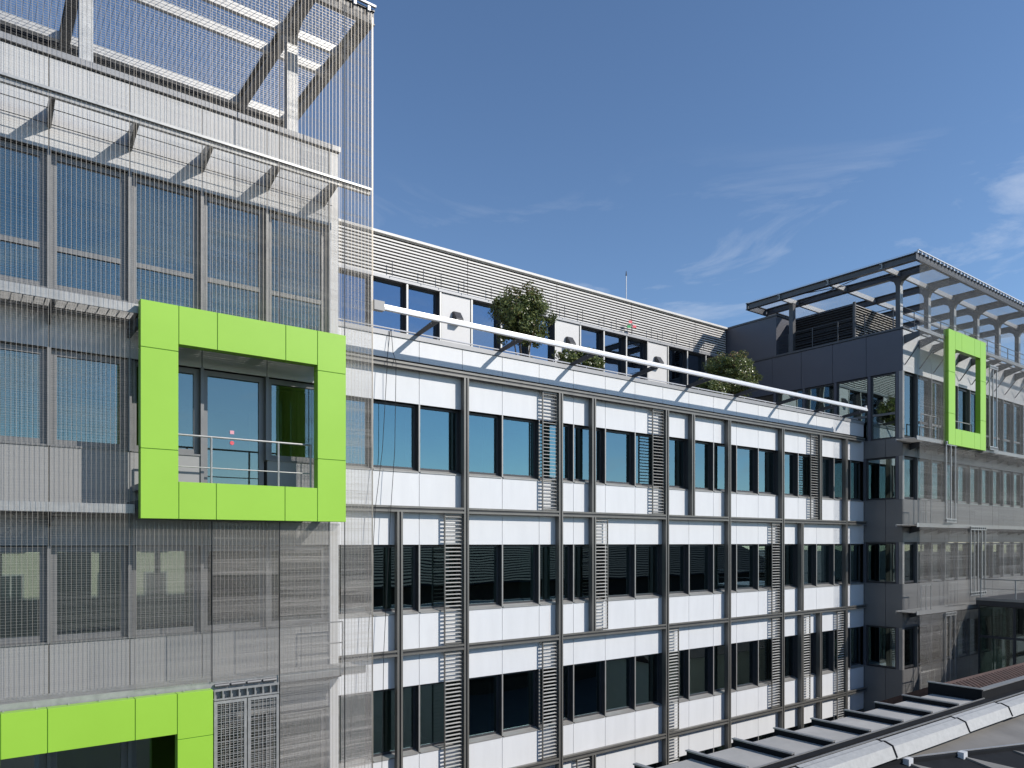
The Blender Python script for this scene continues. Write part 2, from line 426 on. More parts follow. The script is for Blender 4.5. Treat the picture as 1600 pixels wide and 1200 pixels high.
bx('roof_edge', PX0, 30.5, YP-0.05, YP+0.09, PZT-0.045, PZT+0.04, 'louvre', ob)
rl = MB()
for i in range(19):
    x = 11.9 + i*0.98 + (0.25 if i % 3 == 1 else 0)
    rl.tube([(x, YP-0.14, PZH+0.1), (x, YP-0.14, PZH+0.62)], 0.014, 5)
rl.tube([(11.9, YP-0.14, PZH+0.16), (30.3, YP-0.14, PZH+0.16)], 0.012, 5)
rl.build('roof_railing', 'steel_dark', ob)

# ------------------------------------------------------------------ white cleaning rail in front of the parapet
rt = thing('facade_rail', (18, 15.0, 5.2), 'long white metal rail on dark brackets along the terrace parapet', 'rail')
RY = 15.0
q = MB(); q.prism([(RY-0.05, 5.245), (RY+0.05, 5.245), (RY+0.05, 5.37), (RY-0.02, 5.37), (RY-0.03, 5.315), (RY-0.05, 5.305)], 'x', 7.62, 28.9)
q.build('rail_beam', 'rail_white', rt)
bx('rail_end_box', 7.36, 7.615, RY-0.075, RY+0.07, 5.20, 5.41, 'tower_frame', rt)
bx('rail_end_stop', 28.80, 28.86, RY-0.03, RY+0.03, 5.372, 5.45, 'rail_white', rt)
for k in range(9):
    x = 9.09 + 2*M*k - (0.45 if k == 8 else 0)
    q = MB(); q.prism([(16.42, 5.118), (16.0, 5.118), (15.95, 5.13), (15.08, 5.225), (15.06, 5.36), (15.2, 5.36), (16.42, 5.17)], 'x', x-0.012, x+0.012)
    b_ = q.build('bracket', 'dark_steel', rt)
    s = MB(); s.tube([(x-0.022, 15.35, 5.28), (x-0.011, 15.35, 5.28)], 0.016, 8); s.build('bolt', 'steel', b_)

# ------------------------------------------------------------------ left tower
YT, YM = 15.2, 14.35
TX = [1.24 + M*k for k in range(-5, 5)]; TXR = 6.63     # seams ... 6.34
TX[-1] = 6.40 - 0.06; 
tw = thing('tower_building', (2, 17, -10.2), 'pale panelled office tower behind a steel wire mesh with green window boxes', 'building')
TH = [6.90, 3.43, -0.05, -3.53]; TS = [4.45, 1.70, -1.77, -5.25]
tstr = [(TH[0], 8.53)] + [(TH[k+1], TS[k]) for k in range(3)] + [(-10.2, TS[3])]
for z0, z1 in tstr:
    if z1 == TS[1]:        # the balcony door breaks this strip
        bx('wall_strip', TX[0], 3.80, YT+0.035, YT+0.36, 1.0, z1-0.02, 'backing', tw); bx('wall_strip', 5.06, TXR-0.02, YT+0.035, YT+0.36, 1.0, z1-0.02, 'backing', tw); z1 = 1.0
    bx('wall_strip', TX[0], TXR-0.02, YT+0.035, YT+0.36, z0+0.02, z1-0.02, 'backing', tw)
bx('side_wall', TXR-0.26, TXR, YT+0.365, 22.5, -10.2, 8.5, 'tower_panel', tw)
bx('corner_pier', 6.415, TXR, YT-0.004, YT+0.36, -10.2, 8.51, 'tower_panel', tw)
bx('roof_deck', TX[0], TXR-0.03, YT+0.37, 22.5, 8.2, 8.4, 'terrace', tw)
bx('coping', TX[0], TXR+0.03, YT-0.05, YT+0.42, 8.55, 8.66, 'coping', tw)
bx('coping_joint', TX[0], TXR, YT+0.0, YT+0.36, 8.515, 8.549, 'backing', tw)
for k in range(4):
    zf = TS[k] - (0.25 if k == 0 else 0.85)
    bx('room_floor', TX[0], TXR-0.27, YT+0.37, YT+5.4, zf-0.2, zf, 'inside_floor', tw)
    bx('room_ceiling', TX[0], TXR-0.27, YT+0.37, YT+5.4, TH[k]+0.12, TH[k]+0.2, 'inside_white', tw)
    if k == 2:        # this storey has windows at the back too: daylight shows through
        zz = zf+0.002, -1.36, -0.10, TH[k]+0.118
        bx('room_wall', TX[0], TXR-0.27, YT+5.4, YT+5.5, zz[0], zz[1], 'inside_dark', tw); bx('room_wall', TX[0], TXR-0.27, YT+5.4, YT+5.5, zz[2], zz[3], 'inside_dark', tw)
        for a_, b_ in ((TX[0], -0.2), (0.62, 0.76), (1.5, 2.56), (2.74, 3.36), (4.0, 4.12), (4.72, TXR-0.27)): bx('room_wall', a_, b_, YT+5.401, YT+5.499, zz[1]+0.002, zz[2]-0.002, 'inside_dark', tw)
    else:
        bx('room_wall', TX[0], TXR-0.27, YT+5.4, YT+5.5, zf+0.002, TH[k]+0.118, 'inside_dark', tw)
tedges = TX
for i, (a, b) in enumerate(zip(tedges, tedges[1:])):
    last = i == len(tedges)-2
    bb = b + (0.07 if last else 0)
    for z0, z1 in tstr:
        if z0 < -9: z0 = -8
        zt = z1
        if z0 == TH[2] or (z1 == TS[1]):
            pass
        # inside the green frame the middle bay is a full height door
        if z1 == TS[1] and abs(a - 3.79) < 0.1: zt = 1.05
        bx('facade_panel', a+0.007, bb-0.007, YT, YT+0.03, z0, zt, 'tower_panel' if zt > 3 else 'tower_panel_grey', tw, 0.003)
    for k in range(4):
        z0, z1 = TS[k], TH[k]
        fw = 0.10
        if k == 1 and abs(a - 3.79) < 0.1: z0 = 1.06
        bars = (5.18,) if k == 0 else ()
        w = window(a+0.03, bb-0.03, z0+0.03, z1-0.015, YT+0.10, tw, fm='tower_frame', gm='glass_tower', fw=fw, bars=bars)
        if k == 0 or (k == 1 and a < 2.0):      # closed venetian blinds inside
            bq = MB(); zb = z0 + 0.14
            while zb < z1 - 0.12:
                bq.prism([(YT+0.215, zb), (YT+0.222, zb-0.004), (YT+0.250, zb+0.030), (YT+0.243, zb+0.034)], 'x', a+0.15, bb-0.15); zb += 0.05
            bq.build('blind_slats', 'blind', w, kind='stuff')
        bx('mullion', a-0.03, a+0.03, YT-0.03, YT+0.15, z0+0.002, z1-0.004, 'tower_frame', tw)
        bx('sill', a+0.032, bb-0.032, YT-0.02, YT+0.16, z0-0.005, z0+0.028, 'tower_frame', tw)
        if k == 1 and abs(a - 3.79) < 0.1:
            st = bx('sticker', 4.36, 4.44, YT+0.128, YT+0.130, 2.20, 2.27, 'pink', w)
            q = MB(); q.tube([(4.40, YT+0.128, 2.02), (4.40, YT+0.130, 2.02)], 0.042, 14); q.build('sticker', 'red', w)
# roof brackets, top rail, safety lines
for k in range(-4, 5):
    x = 1.24 + M*k + (0.0 if k < 4 else -0.06)
    q = MB(); q.prism([(YT-0.001, 7.28), (YT-0.001, 7.62), (14.42, 7.58), (14.40, 7.47)], 'x', x-0.035, x+0.035); q.build('bracket', 'tower_frame', tw)
q = MB(); q.box(TX[0], 7.0, YM+0.03, YM+0.10, 7.42, 7.56); q.box(TX[0], 7.0, YM-0.02, YM+0.029, 7.50, 7.545); q.build('mesh_rail', 'steel', tw)
for z, y in ((7.50, 14.95), (7.25, 15.0)):
    q = MB(); q.tube([(TX[0], y, z), (6.40, y, z)], 0.008, 5); q.build('safety_line', 'black', tw)
# walkways between wall and mesh
def walkway(x0, x1, z, parent, ya, yb, step=M, xs0=1.24):
    q = MB()
    q.box(x0, x1, ya, ya+0.03, z-0.10, z+0.06); q.box(x0, x1, yb-0.03, yb, z-0.08, z+0.02)
    o = q.build('walkway', 'steel', parent)
    gq = MB(); n = 15
    for i in range(n):
        y = ya + 0.05 + (yb-ya-0.1)*i/(n-1)
        gq.box(x0, x1, y-0.004, y+0.004, z-0.03, z)
    x = x0 + 0.05
    while x < x1:
        gq.box(x-0.004, x+0.004, ya+0.03, yb-0.03, z-0.028, z-0.01); x += 0.16
    gq.build('grating', 'steel', o, kind='stuff')
    k = math.ceil((x0-xs0)/step)
    while xs0 + k*step < x1:
        xx = xs0 + k*step
        b = MB(); b.prism([(yb+0.04, z-0.34), (yb+0.04, z-0.035), (ya+0.02, z-0.035), (ya+0.02, z-0.12)], 'x', xx-0.02, xx+0.02); b.build('outrigger', 'dark_steel', o)
        k += 1
walkway(TX[0], 6.40, 4.16, tw, YM+0.04, YT-0.03)
walkway(TX[0], 2.46, 0.62, tw, YM+0.04, YT-0.03)
walkway(TX[0], 6.9, -2.66, tw, YM+0.04, YT-0.03)
# floor slab and balustrade inside the green box
bx('balcony_floor', 2.55, 6.28, 14.32, YT-0.02, 0.95, 1.06, 'steel', tw)
q = MB()
for x in (3.13, 3.76, 5.03, 5.69): q.tube([(x, 14.42, 1.06), (x, 14.42, 1.98)], 0.021, 8)
for z in (1.98, 1.40): q.tube([(3.13, 14.42, z), (5.69, 14.42, z)], 0.019 if z > 1.5 else 0.011, 8)
q.build('balcony_railing', 'steel', tw, smooth=False)
bx('frame_hanger', 2.47, 2.53, 14.32, YT, 3.8, 3.95, 'dark_steel', tw); bx('frame_hanger', 2.47, 2.53, 14.32, YT, 0.6, 0.75, 'dark_steel', tw)
bx('frame_hanger', 6.30, 6.36, 14.32, YT, 3.8, 3.95, 'dark_steel', tw); bx('frame_hanger', 6.30, 6.36, 14.32, YT, 0.6, 0.75, 'dark_steel', tw)
# bar across the lower right corner of the main wall, small side gallery seen through the mesh
q = MB()
for x in (5.9, 6.6): q.tube([(x, 14.9, -2.6), (x, 14.9, -1.7)], 0.016, 6)
for z in (-1.7, -2.15): q.tube([(5.9, 14.9, z), (6.6, 14.9, z)], 0.014, 6)
q.build('gallery_railing', 'steel', tw)

# ------------------------------------------------------------------ wire mesh screens
def screen(parent, x0, x1, z0, z1, y, pitch, rod_gap, rod_t, seed):
    """one hung panel of mesh: thin upright wires with fine rods woven across"""
    rnd = random.Random(seed)
    q = MB(); n = max(2, int(round((x1-x0)/pitch)))
    for i in range(n+1):
        x = x0 + 0.006 + (x1-x0-0.012)*i/n
        q.box(x-0.0022, x+0.0022, y-0.002, y+0.002, z0, z1)
    o = q.build('mesh_panel', 'wire', parent)
    q = MB(); z = z0
    drift = 0.0
    while z < z1:
        drift += rnd.gauss(0, 0.18) - drift*0.06
        step = rod_gap * max(0.45, 1 + 0.35*math.sin(drift*2) + rnd.uniform(-0.25, 0.25))
        t = rod_t/2 * rnd.uniform(0.8, 1.2)
        i = len(q.v)
        for xx, dz in ((x0, rnd.uniform(-.003, .003)), (x1, rnd.uniform(-.003, .003))):
            q.v += [(xx, y, z-t+dz), (xx, y+t, z+dz), (xx, y, z+t+dz), (xx, y-t, z+dz)]
        for j in range(4): q.f.append((i+j, i+(j+1) % 4, i+4+(j+1) % 4, i+4+j)); q.m.append(0)
        z += step
    q.build('cross_rods', 'rod', o, kind='stuff')
ms = thing('wire_mesh_screen', (2, YM, -8), 'tall see-through steel wire mesh hung in front of the tower with green boxes', 'mesh screen')
cols = [1.18 + 1.28*k for k in range(-4, 5)] + [7.03]
COVER = [.04, .04, .045, .05, .06, .10, .16, .30, .42]   # how close the weave is, panel by panel
for i, (a, b) in enumerate(zip(cols, cols[1:])):
    segs = []
    if a < 2.4:
        segs = [(-2.55, 4.12), (4.13, 7.52), (7.53, 11.30)]
    elif a < 6.2:
        segs = [(-2.60, 0.40), (4.27, 7.52), (7.53, 11.30)]
        if a > 4.9: segs = [(-8.0, -2.62)] + segs
    else:
        segs = [(-8.0, 0.6), (0.61, 7.52), (7.53, 11.30)]
    if i == 5 and False: pass
    for j, (z0, z1) in enumerate(segs):
        low = z1 < 1.0
        cv = min(0.46, COVER[i] * (2.0 if low else 1.0))
        screen(ms, a+0.012, b-0.012, z0, z1, YM, 0.0755, 0.0019/cv, 0.0019, 100+i*10+j)
for x, z0, z1 in ((3.755, -2.6, 0.4), (5.03, -8.0, 0.4), (5.03, 4.3, 11.2), (6.40, -8.0, 11.2), (7.035, -8.0, 11.2)):
    q = MB(); q.box(x-0.007, x+0.007, YM-0.008, YM+0.008, z0, z1); q.build('edge_cable', 'black' if x < 7 else 'wire', ms)
# framed mesh leaves with tension box beside the lower green box
for a, b in ((3.78, 4.38), (4.40, 5.0)):
    q = MB(); q.box(a, a+0.05, YM-0.05, YM-0.01, -8, -2.97); q.box(b-0.05, b, YM-0.05, YM-0.01, -8, -2.97); q.box(a+0.05, b-0.05, YM-0.05, YM-0.01, -3.02, -2.97)
    o = q.build('mesh_leaf_frame', 'steel', ms)
    screen(ms, a+0.05, b-0.05, -8, -3.02, YM-0.03, 0.06, 0.035, 0.008, int(a*100))
    q = MB()
    for i in range(7): q.box(a+0.05+i*0.075, a+0.062+i*0.075, YM-0.045, YM-0.035, -8, -3.02)
    for i in range(40): q.box(a+0.05, b-0.05, YM-0.046, YM-0.038, -8+i*0.125, -7.99+i*0.125)
    q.build('lattice', 'steel', o, kind='stuff')
q = MB(); q.box(3.78, 5.0, YM-0.06, YM-0.03, -2.95, -2.92); q.box(3.78, 5.0, YM-0.06, YM-0.03, -2.78, -2.74); q.box(3.78, 5.0, YM+0.05, YM+0.08, -2.95, -2.68)
for i in range(9): q.box(3.78+i*0.149, 3.80+i*0.149, YM-0.06, YM+0.05, -2.92, -2.78)
tb = q.build('tension_box', 'steel', ms)
for i in range(4):
    q = MB(); q.tube([(3.80+i*0.3, YM, -2.68), (4.06+i*0.3, YM, -2.68)], 0.035, 8); q.build('spring_roller', 'steel_dark', tb)

# ------------------------------------------------------------------ green window boxes
def green_box(name, label, X, Z, OX, OZ, tx, bxs, lz, rz, y, dep=0.20):
    """X,Z outer limits, OX,OZ opening limits, tx/bxs upright joints in top/bottom row, lz/rz level joints in the sides"""
    t = thing(name, ((X[0]+X[1])/2, y+dep/2, Z[0]), label, 'window frame', 'green window boxes')
    e = 0.012
    q = MB()
    q.box(X[0]+e, OX[0]-e, y+e, y+dep-0.004, Z[0]+e, Z[1]-e); q.box(OX[1]+e, X[1]-e, y+e, y+dep-0.004, Z[0]+e, Z[1]-e)
    q.box(OX[0]-e, OX[1]+e, y+e, y+dep-0.004, OZ[1]+e, Z[1]-e); q.box(OX[0]-e, OX[1]+e, y+e, y+dep-0.004, Z[0]+e, OZ[0]-e)
    q.build('frame_core', 'green_back', t)
    def pan(a, b, c, d): bx('panel', a+0.006, b-0.006, y, y+dep, c+0.006, d-0.006, 'green', t, 0.004)
    lx, rx = tx[0], tx[-1]
    zl = [Z[0]] + lz + [Z[1]]
    for c, d in zip(zl, zl[1:]): pan(X[0], OX[0], c, d)
    zr = [Z[0]] + rz + [Z[1]]
    for c, d in zip(zr, zr[1:]): pan(OX[1], X[1], c, d)
    xt = [OX[0]] + tx[1:-1] + [OX[1]]
    for a, b in zip(xt, xt[1:]): pan(a, b, OZ[1], Z[1])
    xb = [OX[0]] + bxs[1:-1] + [OX[1]]
    for a, b in zip(xb, xb[1:]): pan(a, b, Z[0], OZ[0])
    for i in range(int((X[1]-X[0])/0.45)):
        s = MB(); s.tube([(X[0]+0.2+i*0.45, y+dep-0.05, Z[1]-0.012), (X[0]+0.2+i*0.45, y+dep-0.05, Z[1]+0.02)], 0.018, 6); s.build('clip', 'steel', t)
    return t
green_box('window_surround', 'square bright green panelled frame round a window with a railing, on the meshed tower', (2.50, 6.33), (0.42, 4.25), (3.125, 5.715), (1.10, 3.55),
          [3.125, 3.79, 5.07, 5.715], [3.125, 3.77, 5.055, 5.715], [1.65, 3.42], [1.68, 3.45], 14.12)
green_box('window_surround', 'lower green panelled frame round a dark opening, beside framed mesh leaves', (-0.11, 3.72), (-6.6, -2.70), (0.5, 3.10), (-5.9, -3.43),
          [0.5, 1.13, 2.42, 3.10], [0.5, 1.13, 2.42, 3.10], [-5.4, -3.53], [-5.4, -3.53], 14.12)
green_box('window_surround', 'small tall green frame hung on the far corner building under the roof canopy', (32.33, 36.02), (4.03, 8.77), (32.96, 35.44), (4.73, 8.0),
          [32.96, 33.58, 34.84, 35.44], [32.96, 33.58, 34.84, 35.44], [5.32, 7.03], [5.32, 7.03], 13.38)

# ------------------------------------------------------------------ right corner building
XW, YW, YWM = 30.6, 14.4, 13.5
wg = thing('corner_building', (38, 20, -10.2), 'dark grey panelled corner building with glazed corners and a meshed front', 'building')
WH = [7.0, 3.54, 0.02, -3.46]; WS = [4.28, 1.78, -1.68, -5.18]
wstr = [(WH[0], 8.68)] + [(WH[k+1], WS[k]) for k in range(3)] + [(-10.2, WS[3])]
XE = 30.6 + M*14
# shaded side face
for z0, z1 in wstr:
    bx('wall_strip', XW+0.04, XW+0.36, YW+0.01, 22.9 if z0 > 6 else 22, z0+0.02, z1-0.02, 'backing', wg)
    bx('wall_strip', XW+0.37, XE, YW+0.04, YW+0.36, z0+0.02, z1-0.02, 'backing', wg)
    ys = [14.405 + 1.5*i for i in range(6)] if z0 > 6 else [14.405, 15.09, 16.0, 17.5, 19, 20.5, 22]
    for a, b in zip(ys, ys[1:]):
        bx('side_panel', XW, XW+0.035, a+0.008, b-0.008, max(z0, -8), z1, 'wing_dark' if z0 > 6 else 'wing_panel', wg)
    for i in range(14):
        a = XW + M*i; bx('facade_panel', a+(0.042 if i == 0 else 0.007), a+M-0.007, YW, YW+0.03, max(z0, -8), z1, 'tower_panel' if z0 > 6 else 'wing_panel', wg, 0.003)
bx('coping', XW-0.04, XW+0.5, YW-0.04, 22.9, 8.70, 8.78, 'steel_dark', wg)
bx('coping', XW+0.51, XE, YW-0.04, YW+0.46, 8.70, 8.78, 'coping', wg)
bx('roof_deck', XW+0.51, XE, YW+0.47, 30, 8.3, 8.45, 'terrace', wg)
def side_window(y0, y1, z0, z1):
    fw = 0.055; q = MB(); x = XW+0.06; d = 0.07
    q.box(x, x+d, y0, y0+fw, z0, z1); q.box(x, x+d, y1-fw, y1, z0, z1); q.box(x, x+d, y0+fw, y1-fw, z0, z0+fw); q.box(x, x+d, y0+fw, y1-fw, z1-fw, z1)
    w = q.build('window', 'frame', wg)
    if z1 - z0 > 2.2:
        bx('glazing_bar', x+0.002, x+d-0.002, y0+fw, y1-fw, z0+0.98, z0+1.07, 'tower_frame', w)
        bx('pane', x+0.04, x+0.052, y0+fw, y1-fw, z0+fw, z0+0.98, 'glass_wing', w); bx('pane', x+0.04, x+0.052, y0+fw, y1-fw, z0+1.07, z1-fw, 'glass_wing', w)
    else:
        bx('pane', x+0.04, x+0.052, y0+fw, y1-fw, z0+fw, z1-fw, 'glass_wing', w)
for k in range(4):
    z0, z1 = WS[k], WH[k]
    ys = [14.62, 15.78, 17.28, 18.78, 20.28] if k == 0 else [14.62, 15.98]
    for a, b in zip(ys, ys[1:]): side_window(a+0.06, b-0.06, z0+0.02, z1-0.02)
    for a in ys: bx('side_mullion', XW+0.005, XW+0.2, a-0.055, a+0.055, z0+0.003, z1-0.003, 'wing_dark', wg)
    bx('corner_post', XW+0.01, XW+0.17, YW+0.01, YW+0.155, z0+0.003, z1-0.003, 'mullion', wg)
    for i in range(14):
        a = XW + M*i
        window(a+(0.20 if i == 0 else 0.03), a+M-0.03, z0+0.03, z1-0.015, YW+0.10, wg, fm='frame' if i < 2 else 'tower_frame', gm='glass_tower', fw=0.08, bars=(z0+0.75,) if k == 0 and i > 0 else ())
        if i: bx('mullion', a-0.03, a+0.03, YW-0.02, YW+0.15, z0+0.002, z1-0.004, 'tower_frame', wg)
    zf = z0 - (0.1 if k == 0 else 0.85)
    bx('room_floor', XW+0.38, XE, YW+0.38, YW+6, zf-0.2, zf, 'inside_floor', wg)
    bx('room_ceiling', XW+0.38, XE, YW+0.38, YW+6, z1+0.12, z1+0.2, 'inside_white', wg)
    bx('room_wall', XW+5.5, XW+5.6, YW+0.6, YW+6, zf+0.002, z1+0.118, 'inside_white', wg)
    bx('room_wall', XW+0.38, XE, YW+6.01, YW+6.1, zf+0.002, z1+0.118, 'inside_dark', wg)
# walkways, brackets, rails of the mesh front
for z in (4.14, 0.72, -2.74): walkway(29.95, XE, z, wg, YWM+0.04, YW-0.03, xs0=31.2)
for i in range(13):
    x = 30.75 + M*i
    q = MB(); q.prism([(YW-0.002, 8.1), (YW-0.002, 8.45), (YWM+0.06, 8.52), (YWM+0.06, 8.38)], 'x', x-0.035, x+0.035); q.build('bracket', 'steel_dark', wg)
    q = MB(); q.tube([(x, YW-0.02, 7.25), (x+0.02, YWM+0.35, 7.95)], 0.022, 5); q.build('strut', 'steel_dark', wg)
q = MB(); q.box(29.95, XE, YWM+0.03, YWM+0.11, 8.36, 8.50); q.build('mesh_rail', 'steel', wg)
def handrail(xa, xb, y, z, parent, h=1.0, n=4, mids=(0.5,), m='steel', r=0.02):
    q = MB()
    for i in range(n): x = xa + (xb-xa)*i/(n-1); q.tube([(x, y, z), (x, y, z+h)], r, 6)
    q.tube([(xa, y, z+h), (xb, y, z+h)], r, 6)
    for f in mids: q.tube([(xa, y, z+h*f), (xb, y, z+h*f)], r*0.6, 5)
    return q.build('railing', m, parent)
handrail(30.75, 32.3, 13.75, 4.16, wg, n=3); handrail(33.0, 35.4, 13.72, 4.16, wg, n=3)
handrail(30.75, 31.6, 13.75, 0.74, wg, n=3); handrail(30.75, 31.6, 13.75, -2.72, wg, n=3); handrail(30.75, 31.9, 13.75, -6.2, wg, n=3)
# roof railing along the dark edge
q = MB()
for i in range(7): y = 14.9 + i*1.2; q.tube([(XW+0.25, y, 8.78), (XW+0.25, y, 9.72)], 0.024, 6)
for z in (8.95, 9.12, 9.29, 9.46, 9.70): q.tube([(XW+0.25, 14.9, z), (XW+0.25, 22.1, z)], 0.010 if z < 9.6 else 0.016, 5)
q.build('roof_railing', 'steel_dark', wg)
handrail(31.0, XE, YW+0.3, 8.78, wg, n=15, mids=(0.25, 0.5, 0.75), m='steel_dark', r=0.018)
# stair head wall behind, louvred plant box
bx('stair_head', XW+0.02, XW+4, 20.2, 23.2, 8.44, 10.64, 'wing_dark', wg)
bx('stair_head_cap', XW-0.03, XW+4.05, 20.15, 23.25, 10.641, 10.72, 'steel_dark', wg)
lx0, ly0, ly1, lz1 = 31.6, 16.95, 19.9, 10.62
lbx = MB(); lbx.box(lx0+0.1, lx0+4, ly0+0.1, ly1, 8.44, lz1); lbx = lbx.build('plant_box', 'backing', wg)
for i in range(19):
    z = 8.5 + i*0.112
    t = MB(); t.prism([(lx0, z), (lx0+0.012, z), (lx0+0.09, z+0.07), (lx0+0.078, z+0.07)], 'y', ly0+0.05, ly1); t.build('louvre_slat', 'steel_dark', lbx)  # dark slats on the shaded face, pale on the sunlit: light in the colours
    t = MB(); t.prism([(ly0, z), (ly0+0.012, z), (ly0+0.09, z+0.07), (ly0+0.078, z+0.07)], 'x', lx0+0.1, lx0+4); t.build('louvre_slat', 'louvre', lbx)
bx('plant_box_post', lx0-0.04, lx0+0.06, ly0-0.04, ly0+0.06, 8.44, lz1+0.02, 'steel_dark', lbx)
# upright tension frames of the mesh
def comb_frame(x0, x1, z0, z1, n, parent):
    q = MB()
    for i in range(n+1):
        x = x0 + (x1-x0)*i/n; q.box(x-0.022, x+0.022, YWM-0.08, YWM-0.04, z0, z1)
    o = q.build('tension_frame', 'steel', parent)
    for zz in (z1, z0-0.16):
        q = MB(); q.box(x0-0.05, x1+0.05, YWM-0.10, YWM-0.06, zz+0.12, zz+0.15); q.box(x0-0.05, x1+0.05, YWM-0.10, YWM-0.06, zz, zz+0.03)
        for i in range(8): x = x0 + (x1-x0)*i/7; q.box(x-0.02, x+0.02, YWM-0.11, YWM-0.03, zz+0.03, zz+0.12)
        q.build('comb', 'steel', o)


ws = thing('wire_mesh_screen', (38, YWM, -8), 'steel wire mesh hung before the far corner building with the small green frame', 'mesh screen')
wcols = [30.07 + 1.275*2*k for k in range(0, 8)]
for i, (a, b) in enumerate(zip(wcols, wcols[1:])):
    if a > 32 and a < 32.8: segs = [(-9, 4.0), (8.79, 11.25)]
    elif a > 35 and a < 35.3: segs = [(-9, 4.0), (4.02, 11.25)]
    else: segs = [(-9, 4.1), (4.12, 11.25)]
    for j, (z0, z1) in enumerate(segs):
        xa = a+0.01; xb = b-0.01
        if a > 35 and a < 35.3 and j == 1: xa = 36.03
        screen(ws, xa, xb, z0, z1, YWM, 0.0755, 0.020 if z1 < 5 else 0.026, 0.0036, 500+i*10+j)
screen(ws, 35.19, 36.02, 8.79, 11.25, YWM, 0.0755, 0.026, 0.0036, 777)
comb_frame(36.55, 37.35, 4.3, 7.75, 2, ws)
comb_frame(32.25, 33.1, 1.0, 4.0, 2, ws)
comb_frame(34.6, 36.1, -2.1, 0.55, 4, ws)
comb_frame(32.2, 33.1, -6.5, -3.0, 2, ws)

# ------------------------------------------------------------------ roof canopies
def canopy(label, loc, xs, ya, yb, yposts, purl, xa, xb, z0=11.08, z1=11.36, zr=8.5, m='steel', skip_posts=()):
    t = thing('roof_canopy', loc, label, 'canopy', 'steel roof canopies')
    for i, x in enumerate(xs):
        q = MB(); q.box(x-0.10, x+0.10, ya+0.06, yb-0.06, z0, z0+0.03); q.box(x-0.10, x+0.10, ya+0.06, yb-0.06, z1-0.03, z1); q.box(x-0.015, x+0.015, ya+0.06, yb-0.06, z0+0.03, z1-0.03)
        q.build('beam', m, t)  # beams and posts take a darker steel, their shade put into the colour
        if i in skip_posts: continue
        for yp in yposts:
            q = MB(); q.box(x-0.11, x+0.11, yp-0.09, yp+0.09, zr, z0-0.002)
            q.prism([(yp+0.09, z0-0.003), (yp+0.42, z0-0.003), (yp+0.3, z0-0.06), (yp+0.16, z0-0.16), (yp+0.09, z0-0.34)], 'x', x-0.10, x+0.10)
            q.prism([(yp-0.09, z0-0.34), (yp-0.16, z0-0.16), (yp-0.3, z0-0.06), (yp-0.42, z0-0.003), (yp-0.09, z0-0.003)], 'x', x-0.10, x+0.10) if yp-0.45 > ya else None
            po = q.build('post', m, t)
            bx('lit_front', x-0.112, x+0.112, yp-0.106, yp-0.091, zr, z0-0.35, 'steel_sunlit', po)  # pale plate paints the sunlit front face onto the dark post
    for y in purl:
        q = MB()
        q.box(xa, xb, y-0.05, y+0.05, z0+0.035, z0+0.055); q.box(xa, xb, y-0.05, y-0.03, z0+0.055, z1-0.065); q.box(xa, xb, y-0.05, y+0.05, z1-0.065, z1-0.045)
        q.build('purlin', 'steel_sunlit', t)  # pale tone puts the sun on the purlin fronts into the colour
    for y in (ya, yb):
        q = MB(); q.box(xa, xb, y-0.055, y+0.055, z0-0.02, z0+0.01); q.box(xa, xb, y-0.012, y+0.012, z0+0.01, z1-0.01); q.box(xa, xb, y-0.055, y+0.055, z1-0.01, z1+0.02); q.build('edge_beam', m, t)
    q = MB(); n = int((xb-xa)/0.32)
    for i in range(n+1): q.box(xa+i*0.32-0.03, xa+i*0.32+0.03, ya-0.10, ya-0.05, z1-0.06, z1+0.05)
    q.box(xa, xb, ya-0.12, ya-0.06, z1+0.05, z1+0.09)
    q.build('mesh_fixing', 'rail_white', t)
    # brace rods
    q = MB()
    if len(xs) > 2:
        q.tube([(xs[0], purl[0], z0+0.1), (xs[1], purl[-1], z0+0.1)], 0.018, 5); q.tube([(xs[1], purl[0], z0+0.1), (xs[0], purl[-1], z0+0.1)], 0.018, 5)
        q.build('brace_rod', 'dark_steel', t)
    # see-through mesh on top
    q = MB(); rnd = random.Random(5)
    y = ya
    while y < yb: q.box(xa, xb, y-0.003, y+0.003, z1+0.03, z1+0.036); y += 0.085
    x = xa
    while x < xb: q.box(x-0.003, x+0.003, ya, yb, z1+0.037, z1+0.043); x += 0.12
    q.build('top_mesh', 'wire', t, kind='stuff')
    return t
canopy('big steel canopy frame with mesh above the tower with green boxes', (2, 17, 8.4), [-6.2, -3.65, -1.9, 1.85, 5.72, 6.99], YM+0.06, 19.3, [15.62], [15.84, 16.7, 19.08], -6.5, 7.09, m='steel_dark', skip_posts=(5, 2))
canopy('steel canopy frame on posts above the far corner building roof', (38, 17, 8.4), [29.98] + [31.45 + 2.55*i for i in range(6)], YWM+0.06, 21.3, [14.95], [14.93, 17.25, 19.6], 29.88, 46.5, m='steel_dark', skip_posts=(0,))
bx('post', 30.72, 30.94, 19.4, 19.6, 8.45, 11.07, 'steel_dark', bpy.data.objects['roof_canopy.001'])

